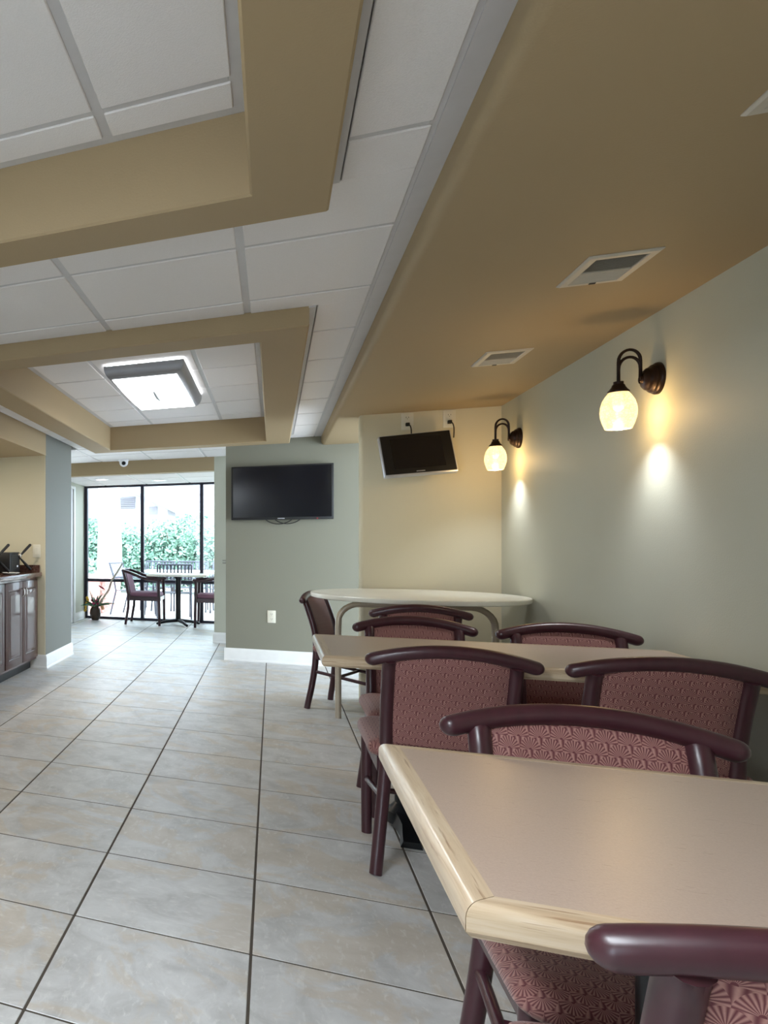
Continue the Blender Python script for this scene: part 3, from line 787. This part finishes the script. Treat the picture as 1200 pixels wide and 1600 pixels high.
# ------------------------------------------------------------------ round cream table
t = thing('round_table', 'round cream table with bent metal legs in front of the partition', 'table', (0.812, 5.462, 0))
R_ = 0.583; zt = 0.832
bm = BM(); lathe(bm, [(0.001,zt-0.032),(R_-0.012,zt-0.032),(R_-0.003,zt-0.028),(R_,zt-0.022),(R_,zt-0.006),(R_-0.003,zt-0.002),(R_-0.010,zt),(0.001,zt)], 72); obj('tabletop', bm, 'white_lam', t)
bm = BM(); box(bm, -0.16, 0.16, -0.16, 0.16, zt-0.05, zt-0.032, 0.004, 1); obj('mounting_plate', bm, 'iron', t)
for k in range(4):
    a = k*PI/2; ca, sa = math.cos(a), math.sin(a)
    pth = [(0.42,0.0),(0.42,0.35),(0.42,0.60)] + [(0.42-0.12+0.12*math.cos(b_), 0.635+0.12*math.sin(b_)) for b_ in [PI/2*i/7 for i in range(1,8)]] + [(0.22,0.757),(0.12,0.765),(0.06,0.770)]
    bm = BM(); tube(bm, [(d*ca, d*sa, z) for d, z in pth], 0.0185, 14); lg = obj('leg', bm, 'champagne', t, 60)
    bm = BM(); box(bm, -0.02, 0.02, -0.02, 0.02, 0.0, 0.032, 0.003, 1); o = obj('bracket', bm, 'champagne', lg); o.location = (0.2*ca, 0.2*sa, zt-0.064)

# ------------------------------------------------------------------ counter, cabinets, waffle maker
YC0 = 4.665
def door(parent, y0, y1, knob_y):
    bm = BM(); box(bm, -1.985, -1.966, y0+0.004, y1-0.004, 0.115, 0.825, 0.004, 2); d = obj('door', bm, 'cab', parent)
    fw = 0.062
    bm = BM()
    def rc(ins, x): return [(x, y0+ins, 0.115+ins), (x, y1-ins, 0.115+ins), (x, y1-ins, 0.825-ins), (x, y0+ins, 0.825-ins)]
    rings(bm, [rc(fw, -1.9655), rc(fw+0.006, -1.962), rc(fw+0.012, -1.9655), rc(fw+0.016, -1.9655), rc(fw+0.040, -1.957), rc(fw+0.044, -1.957)]); obj('raised_panel', bm, 'cab', d)
    bm = BM(); tube(bm, [(-1.966, knob_y, 0.765), (-1.945, knob_y, 0.765), (-1.940, knob_y, 0.745), (-1.942, knob_y, 0.71), (-1.955, knob_y, 0.70)], 0.006, 8, True); obj('handle', bm, 'chrome', d)
def cabinet(y0, y1, label):
    t = thing('base_cabinet', label, 'cabinet', (0, 0, 0), 0, 'dark cherry base cabinets')
    bm = BM(); box(bm, -2.59, -1.985, y0, y1, 0.09, 0.85); obj('body', bm, 'cab', t)
    bm = BM(); box(bm, -2.55, -2.04, y0, y1, 0.0, 0.09); obj('toe_kick', bm, 'black', t)
    ym = (y0+y1)/2
    door(t, y0+0.008, ym, ym-0.035); door(t, ym, y1-0.008, ym+0.035)
cabinet(5.567, 6.470, 'dark cherry base cabinet with two doors against the wall end')
cabinet(YC0, 5.565, 'dark cherry base cabinet cut off by the left picture edge')
ct = tag(obj('countertop', box(BM(), -2.598, -1.93, YC0 - 0.4, 6.48, 0.85, 0.89, 0.006, 2), 'granite'), 'dark speckled granite countertop over the cherry cabinets', 'countertop')
bm = BM(); box(bm, -2.57, -1.95, 6.462, 6.480, 0.8895, 0.955, 0.002, 1); obj('backsplash', bm, 'granite', ct)
t = thing('waffle_maker', 'black waffle maker with two angled handles on the granite counter', 'appliance', (-2.195, 6.2, 0.89))
bm = BM(); box(bm, -0.16, 0.105, -0.16, 0.12, 0.008, 0.185, 0.008, 2); obj('body', bm, 'black', t)
bm = BM(); box(bm, 0.104, 0.108, -0.13, 0.09, 0.03, 0.16, 0.001, 1); obj('front_panel', bm, 'black', t)
bm = BM(); box(bm, 0.107, 0.1095, 0.02, 0.05, 0.05, 0.068); obj('badge', bm, 'camwhite', t)
bm = BM(); lathe(bm, [(0.022,0.105),(0.022,0.125),(0.016,0.130),(0.001,0.130)], 18, 0.085, 0.155, 'X'); obj('hinge', bm, 'chrome', t)
for sg, nm in ((1, 0), (-1, 1)):
    bm = BM(); y0_ = 0.09; zc_ = 0.155 if sg > 0 else 0.128
    tube(bm, [(0.118, y0_, zc_), (0.150, y0_ + 0.03, zc_ + sg*0.045), (0.190, y0_ + 0.06, zc_ + sg*0.095)], [0.008, 0.013, 0.013], 10, True); obj('handle', bm, 'black', t)
for sx in (-0.14, 0.085):
    for sy in (-0.14, 0.10):
        bm = BM(); lathe(bm, [(0.014,0.0),(0.012,0.010)], 12, sx, sy); obj('foot', bm, 'iron', t)
t = copy_tree(t, (-2.195, 5.60, 0.89), 0, 'second black waffle maker at the left picture edge on the granite counter')
bm = BM(); lathe(bm, [(0.001,0.0),(0.045,0.0),(0.075,0.012),(0.078,0.016),(0.074,0.016),(0.045,0.005),(0.001,0.005)], 28)
tag(obj('plate', bm, 'camwhite', None, loc=(-2.02, 5.86, 0.8905)), 'small white plate on the counter in front of the waffle makers', 'plate')

t = thing('recessed_light', 'unseen round recessed light added in the alcove ceiling over the counter', 'ceiling light', (-2.28, 5.25, 1.97))  # lamp out of view, added to brighten the alcove
bm = BM(); lathe(bm, [(0.065,0.0),(0.095,0.0),(0.095,-0.004),(0.085,-0.008),(0.065,-0.006)], 28, cap=False); obj('ring', bm, 'camwhite', t)
bm = BM(); lathe(bm, [(0.001,0.0),(0.066,0.0),(0.064,-0.003),(0.001,-0.004)], 28); obj('lens', bm, 'alcovefill', t)
# wall latch bits on the stub wall
t = thing('wall_hook', 'tiny metal latch on the narrow strip right of the far opening', 'hook', (-0.47, Y_HEAD, 0.93))
for dz in (0.0, 0.03):
    bm = BM(); tube(bm, [(0.0, 0.0, dz), (0.0, -0.02, dz), (-0.05, -0.02, dz)], 0.006, 8, True); obj('pin', bm, 'chrome', t)

# ------------------------------------------------------------------ sunroom furniture
def armchair(label, loc, rz):
    t = thing('armchair', label, 'chair', loc, rz, 'armchairs in the sunroom')     # faces +Y
    for s in (-1, 1):
        bm = BM(); tube(bm, [(s*0.24, -0.25, 0.0), (s*0.24, -0.21, 0.25), (s*0.24, -0.205, 0.42), (s*0.24, -0.245, 0.62), (s*0.24, -0.28, 0.76)], [0.017,0.020,0.022,0.022,0.020], 10); obj('rear_leg', bm, 'awood', t, 60)
        bm = BM(); tube(bm, [(s*0.25, 0.22, 0.0), (s*0.25, 0.215, 0.3), (s*0.25, 0.205, 0.64)], [0.017,0.021,0.022], 10); obj('front_leg', bm, 'awood', t, 60)
        bm = BM(); tube(bm, bez((s*0.24, -0.285, 0.77), (s*0.25, -0.12, 0.735), (s*0.255, -0.02, 0.63), (s*0.25, 0.235, 0.645), 12), 0.021, 10, True); obj('armrest', bm, 'awood', t, 60)
        bm = BM(); box(bm, s*0.235-0.014, s*0.235+0.014, -0.2, 0.21, 0.345, 0.405, 0.004, 1); obj('seat_rail', bm, 'awood', t)
    bm = BM(); box(bm, -0.23, 0.23, 0.195, 0.225, 0.345, 0.405, 0.004, 1); obj('apron', bm, 'awood', t)
    bm = BM(); tube(bm, [(-0.24, -0.285, 0.77), (0, -0.315, 0.785), (0.24, -0.285, 0.77)], 0.021, 10); obj('top_rail', bm, 'awood', t, 60)
    bm = BM(); rings(bm, [[(x, y, z) for x, y in rrect(0.46-2*i_, 0.43-2*i_, 0.04)] for i_, z in ((0.02,0.40),(0.0,0.41),(0.0,0.44),(0.02,0.458),(0.1,0.466))]); obj('seat', bm, 'afab', t, 60)
    bm = BM(); rings(bm, [[(sx*(0.21), y_ + dy, z_) for sx, dy in ((-1,-0.018),(1,-0.018),(1,0.024),(-1,0.024))] for y_, z_ in ((-0.20,0.44),(-0.23,0.58),(-0.275,0.75))]); obj('backrest', bm, 'afab', t)
    return t
armchair('dark wood armchair facing right at the sunroom table, left of its pedestal', (-1.655, 10.765, 0), -PI/2)
armchair('dark wood armchair facing left at the sunroom table, half hidden by the wall', (-0.745, 10.765, 0), PI/2)
t = thing('pedestal_table', 'small table on dark pedestal between the two sunroom armchairs', 'table', (-1.215, 10.79, 0))
bm = BM(); rings(bm, [[(x, y, z) for x, y in rrect(0.80-2*i_, 0.62-2*i_, 0.06)] for i_, z in ((0.006,0.695),(0,0.70),(0,0.722),(0.006,0.727))]); obj('tabletop', bm, 'white_lam', t)
bm = BM(); lathe(bm, [(0.036,0.06),(0.036,0.64),(0.05,0.68),(0.05,0.696)], 18); obj('pedestal', bm, 'iron', t)
for k in range(4):
    a = k*PI/2 + 0.5; bm = BM(); tube(bm, [(0.02*math.cos(a), 0.02*math.sin(a), 0.065), (0.18*math.cos(a), 0.18*math.sin(a), 0.05), (0.30*math.cos(a), 0.30*math.sin(a), 0.022)], [0.026,0.022,0.018], 10, True); obj('foot', bm, 'iron', t)
for x, y in ((-2.15, 10.05), (-1.45, 10.55)):
    t = thing('recessed_light', 'round recessed light in the sunroom ceiling, ' + ('left one near the header' if x < -2 else 'right one near the window'), 'ceiling light', (x, y, 2.05 - DROP))
    bm = BM(); lathe(bm, [(0.065,0.0),(0.095,0.0),(0.095,-0.004),(0.085,-0.008),(0.065,-0.006)], 28, cap=False); obj('ring', bm, 'camwhite', t)
    bm = BM(); lathe(bm, [(0.001,0.0),(0.066,0.0),(0.064,-0.003),(0.001,-0.004)], 28); obj('lens', bm, 'downlens', t)

# flower arrangement
t = thing('flower_vase', 'brown vase of tropical flowers on the sunroom floor', 'vase', (-2.43, 10.95, 0))
bm = BM(); lathe(bm, [(0.001,0.0),(0.05,0.0),(0.055,0.01),(0.080,0.06),(0.086,0.11),(0.075,0.16),(0.055,0.195),(0.060,0.215),(0.052,0.215),(0.048,0.19),(0.001,0.18)], 24); obj('pot', bm, 'vase', t)
rng = random.Random(3)
def blade(length, ang, lean, wd, mat, nm='leaf', z0=0.19):
    bm = BM(); L_, Rr = [], []; tw = rng.choice((-0.9, 0.9))
    for i in range(7):
        f = i/6; d = length*lean*f; z = z0 + length*(1-lean*0.55)*f - 0.35*length*lean*f*f
        hw = wd*math.sin(PI*min(0.98, 0.12+0.86*f))
        cx, cy = d*math.cos(ang), d*math.sin(ang); px_, py_ = -math.sin(ang)*hw*0.7, math.cos(ang)*hw*0.7; pz_ = hw*tw
        L_.append([(cx+px_, cy+py_, z+pz_), (cx+0.002, cy-0.002, z-0.003), (cx-px_, cy-py_, z-pz_), (cx-0.002, cy+0.002, z+0.003)])
    rings(bm, L_); obj(nm, bm, mat, t, 60)
for k in range(34): blade(rng.uniform(0.18,0.34), rng.uniform(-2.3, 2.3), rng.uniform(0.3,1.0), rng.uniform(0.012,0.022), 'leaf2')
for k in range(8): blade(rng.uniform(0.12,0.17), rng.uniform(2.3, 4.0), rng.uniform(0.4,0.9), rng.uniform(0.012,0.02), 'leaf2')
for a in (2.4, 2.8): blade(0.38, a, 0.3, 0.012, 'leaf2')
def blob(cx, cy, cz, r_, mat, nm='flower'):
    bm = BM(); bmesh.ops.create_icosphere(bm, subdivisions=1, radius=r_)
    for v in bm.verts: v.co = v.co * rng.uniform(0.75, 1.15) + Vector((cx, cy, cz))
    obj(nm, bm, mat, t, 30)
for k in range(9): blob(-0.12 + rng.uniform(-0.03,0.03), -0.05 + rng.uniform(-0.05,0.05), 0.14 + 0.025*k, 0.024, 'yellow')
for k in range(7): blob(0.0 + rng.uniform(-0.06,0.07), -0.06 + rng.uniform(-0.03,0.03), 0.23 + rng.uniform(0,0.07), 0.026, 'pink')
for k in range(3): blob(0.11 + rng.uniform(-0.02,0.02), -0.05, 0.19 + rng.uniform(-0.02,0.03), 0.028, 'peach')
bm = BM(); tube(bm, [(0.02,0,0.18),(0.06,-0.01,0.32),(0.09,-0.01,0.45)], 0.004, 6); st = obj('stem', bm, 'leaf2', t)
bm = BM(); rings(bm, [[(0.09+ d*0.6 , -0.01 + hw*math.cos(q), 0.50 - d*0.35 + hw*0.6*math.sin(q)) for q in [2*PI*i/8 for i in range(8)]] for d, hw in ((-0.07,0.002),(-0.05,0.018),(-0.01,0.028),(0.04,0.026),(0.08,0.012),(0.1,0.002))]); obj('anthurium', bm, 'red', t, 60)
bm = BM(); tube(bm, [(0.03,0.0,0.19),(0.12,0.02,0.34),(0.20,0.02,0.46),(0.24,0.02,0.60),(0.33,0.03,0.74),(0.40,0.03,0.86)], [0.012,0.013,0.015,0.013,0.014,0.009], 8); obj('driftwood', bm, 'drift', t, 60)

# ------------------------------------------------------------------ outdoors
bm = BM(); box(bm, -30, 25, Y_WIN + 0.06, 60, -0.2, -0.03)
tag(obj('patio_ground', bm, 'concrete'), 'pale concrete patio outside the window', 'ground', kind='structure')
def patio_chair(label, loc, rz):
    t = thing('patio_chair', label, 'chair', loc, rz, 'grey patio chairs')          # faces +Y
    for s in (-1, 1):
        bm = BM(); tube(bm, [(s*0.25,-0.30,0.0),(s*0.25,-0.20,0.40),(s*0.25,-0.235,0.6),(s*0.25,-0.32,0.86)], 0.014, 8); obj('rear_leg', bm, 'patio', t, 60)
        bm = BM(); tube(bm, [(s*0.26,0.27,0.0),(s*0.26,0.24,0.42),(s*0.26,0.22,0.62),(s*0.26,0.0,0.645),(s*0.25,-0.24,0.62)], 0.014, 8); obj('front_leg', bm, 'patio', t, 60)
    bm = BM(); tube(bm, [(-0.25,-0.32,0.86),(0.25,-0.32,0.86)], 0.014, 8); obj('top_rail', bm, 'patio', t, 60)
    bm = BM(); tube(bm, [(-0.25,-0.225,0.56),(0.25,-0.225,0.56)], 0.012, 8); obj('back_rail', bm, 'patio', t, 60)
    for k in range(9):
        x = -0.21 + 0.42*k/8; bm = BM(); rings(bm, [[(x-0.012,y-0.003,z),(x+0.012,y-0.003,z),(x+0.012,y+0.003,z),(x-0.012,y+0.003,z)] for y, z in ((-0.225,0.56),(-0.262,0.70),(-0.32,0.86))]); obj('back_slat', bm, 'patio', t)
    for k in range(8):
        y = -0.18 + 0.40*k/7; bm = BM(); box(bm, -0.25, 0.25, y-0.018, y+0.018, 0.405, 0.413); obj('seat_slat', bm, 'patio', t)
    return t
G_ = -0.03
pc = patio_chair('grey patio chair seen from the side behind the driftwood, nearest the brick planter', (-2.10, 12.35, G_), -PI/2 - 0.25)
for loc, rz, lb in (((-1.87, 13.5, G_), PI, 'grey patio chair behind the patio table, left of the first mullion gap'),
                    ((-1.30, 13.5, G_), PI, 'grey patio chair behind the patio table, right of the sunroom pedestal'),
                    ((-0.70, 13.4, G_), PI, 'grey patio chair at the right window mullion, half hidden by the wall'),
                    ((-1.42, 12.0, G_), 0.15, 'grey patio chair with its back to the window behind the sunroom table')):
    copy_tree(pc, loc, rz, lb)
t = thing('patio_table', 'pale patio table among the grey patio chairs', 'table', (-1.35, 12.75, G_))
bm = BM(); rings(bm, [[(x, y, z) for x, y in rrect(1.3-2*i_, 0.9-2*i_, 0.08)] for i_, z in ((0.005,0.70),(0,0.705),(0,0.725),(0.005,0.73))]); obj('tabletop', bm, 'stucco', t)
for sx in (-1, 1):
    for sy in (-1, 1):
        bm = BM(); tube(bm, [(sx*0.58, sy*0.38, 0.0), (sx*0.52, sy*0.34, 0.70)], 0.016, 8); obj('leg', bm, 'patio', t, 60)
# brick planter wall with courses
t = thing('brick_planter', 'low pink brick planter wall under the white column', 'planter', (0, 0, 0))
bm = BM(); box(bm, -4.2, -2.63, 12.2, 14.0, G_, 0.52); obj('core', bm, 'brick', t)
bm = BM(); box(bm, -4.24, -2.58, 12.16, 14.04, 0.52, 0.57, 0.006, 1); obj('coping', bm, 'brick', t)
bm_me = BM(); box(bm_me, -0.006, 0.012, -0.105, 0.105, -0.031, 0.031, 0.003, 1); brick_me = mesh('brick', bm_me); brick_me.materials.append(M['brick'])
for r_ in range(7):
    for k in range(8):
        y = 12.31 + 0.225*k + (0.0 if r_ % 2 else 0.1)
        if y < 13.92: obj('brick', brick_me, None, t, loc=(-2.63, y, G_ + 0.045 + 0.075*r_))
t = thing('porch_column', 'white round porch column standing on the brick planter', 'column', (-2.75, 13.6, 0.57))
bm = BM(); lathe(bm, [(0.26,0.0),(0.26,0.05),(0.235,0.08),(0.225,0.12),(0.222,0.5),(0.185,1.42),(0.185,1.44)], 32); obj('shaft', bm, 'stucco', t, 30)
bm = BM(); lathe(bm, [(0.185,1.44),(0.205,1.45),(0.205,1.475),(0.19,1.485),(0.195,1.60),(0.24,1.66),(0.24,1.72)], 32); obj('capital', bm, 'stucco', t, 30)
bm = BM(); box(bm, -0.3, 0.3, -0.3, 0.3, 1.72, 1.80); obj('abacus', bm, 'stucco', t)
# shrubs
def shrub(name, label, loc, rx, ry, rz_, nleaf, mat='leaf', seed=1):
    rg = random.Random(seed); t = thing(name, label, 'shrub', loc, 0, 'shrubs beyond the patio')
    verts, faces = [], []
    lobes = [(Vector((rg.uniform(-0.6,0.6)*rx, rg.uniform(-0.5,0.5)*ry, rz_*rg.uniform(0.35,1.45))), rg.uniform(0.35,0.6)) for _ in range(14)] + [(Vector((0,0,rz_)), 0.8)]
    for _ in range(nleaf):
        lc, ls = rg.choice(lobes)
        d = Vector((rg.gauss(0,1), rg.gauss(0,1), rg.gauss(0,1))).normalized() * rg.uniform(0.6, 1.0)
        p = lc + Vector((d.x*rx*ls, d.y*ry*ls, d.z*rz_*ls))
        if p.z < 0.03: p.z = rg.uniform(0.03, 0.4)
        ax = Vector((rg.gauss(0,1), rg.gauss(0,1), rg.gauss(0,0.6))).normalized(); sd = ax.orthogonal().normalized()
        sd = (Matrix.Rotation(rg.uniform(0, 2*PI), 3, ax) @ sd)
        L_ = rg.uniform(0.07, 0.13); W_ = L_*0.32; nn = ax.cross(sd)*L_*0.12
        i = len(verts)
        verts += [tuple(p - ax*L_*0.5), tuple(p + sd*W_ + nn), tuple(p + ax*L_*0.5), tuple(p - sd*W_ + nn)]
        faces.append((i, i+1, i+2, i+3))
    me = bpy.data.meshes.new('foliage'); me.from_pydata(verts, [], faces); me.materials.append(M[mat])
    fo = bpy.data.objects.new('foliage', me); C.objects.link(fo); fo.parent = t; fo['kind'] = 'stuff'
    for k in range(4):
        bm = BM(); a = rg.uniform(0, 2*PI); tube(bm, [(0.05*math.cos(a), 0.05*math.sin(a), 0), (0.2*rx*math.cos(a), 0.2*ry*math.sin(a), rz_*0.7), (0.45*rx*math.cos(a), 0.45*ry*math.sin(a), rz_*1.4)], [0.03,0.02,0.008], 6); obj('stem', bm, 'bark', t, 60)
shrub('evergreen_shrub', 'tall green shrub left of the white column', (-4.3, 18.2, G_), 1.0, 0.9, 1.05, 5200, 'leaf', 11)
shrub('evergreen_shrub', 'green shrub right beside the white column', (-3.05, 18.0, G_), 0.95, 0.8, 0.98, 5200, 'leaf', 12)
shrub('evergreen_shrub', 'broad green shrub in the middle window bay', (-2.15, 18.3, G_), 1.0, 0.9, 1.04, 6000, 'leaf', 13)
shrub('evergreen_shrub', 'lower green shrub behind the right window mullion', (-1.15, 18.1, G_), 0.9, 0.9, 0.92, 5200, 'leaf', 14)
shrub('evergreen_shrub', 'small yellow green shrub at the foot of the column', (-3.75, 15.6, G_), 0.5, 0.5, 0.5, 2200, 'leaf', 15)
# neighbouring building with lap siding
t = thing('siding_house', 'white lap sided house beyond the shrubs', 'building', (0, 0, 0))
bm = BM(); box(bm, -12, 6, 27.0, 32, G_, 6.2); obj('wall', bm, 'siding', t)
for k in range(22):
    z = 0.2 + 0.27*k; bm = BM(); rings(bm, [[(x, 27.0, z), (x, 26.955, z), (x, 26.975, z+0.27), (x, 27.0, z+0.27)] for x in (-12, 6)]); obj('siding_board', bm, 'siding', t)
bm = BM(); box(bm, -12.4, 6.4, 26.3, 33, 6.2, 6.4); obj('roof', bm, 'roof', t)
t = thing('garden_shed', 'low white outbuilding with grey louvred gable between shrubs and house', 'building', (0, 0, 0))
bm = BM(); rings(bm, [[(x, 23.0, z) for x, z in ((-7.5,G_),(-2.9,G_),(-2.9,2.2),(-5.2,3.35),(-7.5,2.2))], [(x, 25.0, z) for x, z in ((-7.5,G_),(-2.9,G_),(-2.9,2.2),(-5.2,3.35),(-7.5,2.2))]]); obj('wall', bm, 'siding', t)
for s in (-1, 1):
    bm = BM(); rings(bm, [[(-5.2, y, 3.36), (-5.2 + s*2.6, y, 2.06), (-5.2 + s*2.6, y, 2.12), (-5.2, y, 3.46)] for y in (22.7, 25.2)]); obj('roof', bm, 'roof', t)
bm = BM(); box(bm, -4.32, -3.86, 22.96, 23.0, 2.25, 2.62); lv = obj('vent', bm, 'louvre', t)
for k in range(6):
    bm = BM(); box(bm, -4.31, -3.87, 22.92, 22.97, 2.27 + 0.058*k, 2.29 + 0.058*k); obj('slat', bm, 'louvre', lv)
bm = BM(); box(bm, -3.45, -3.2, 22.96, 23.0, 2.05, 2.3); obj('window', bm, 'louvre', t)
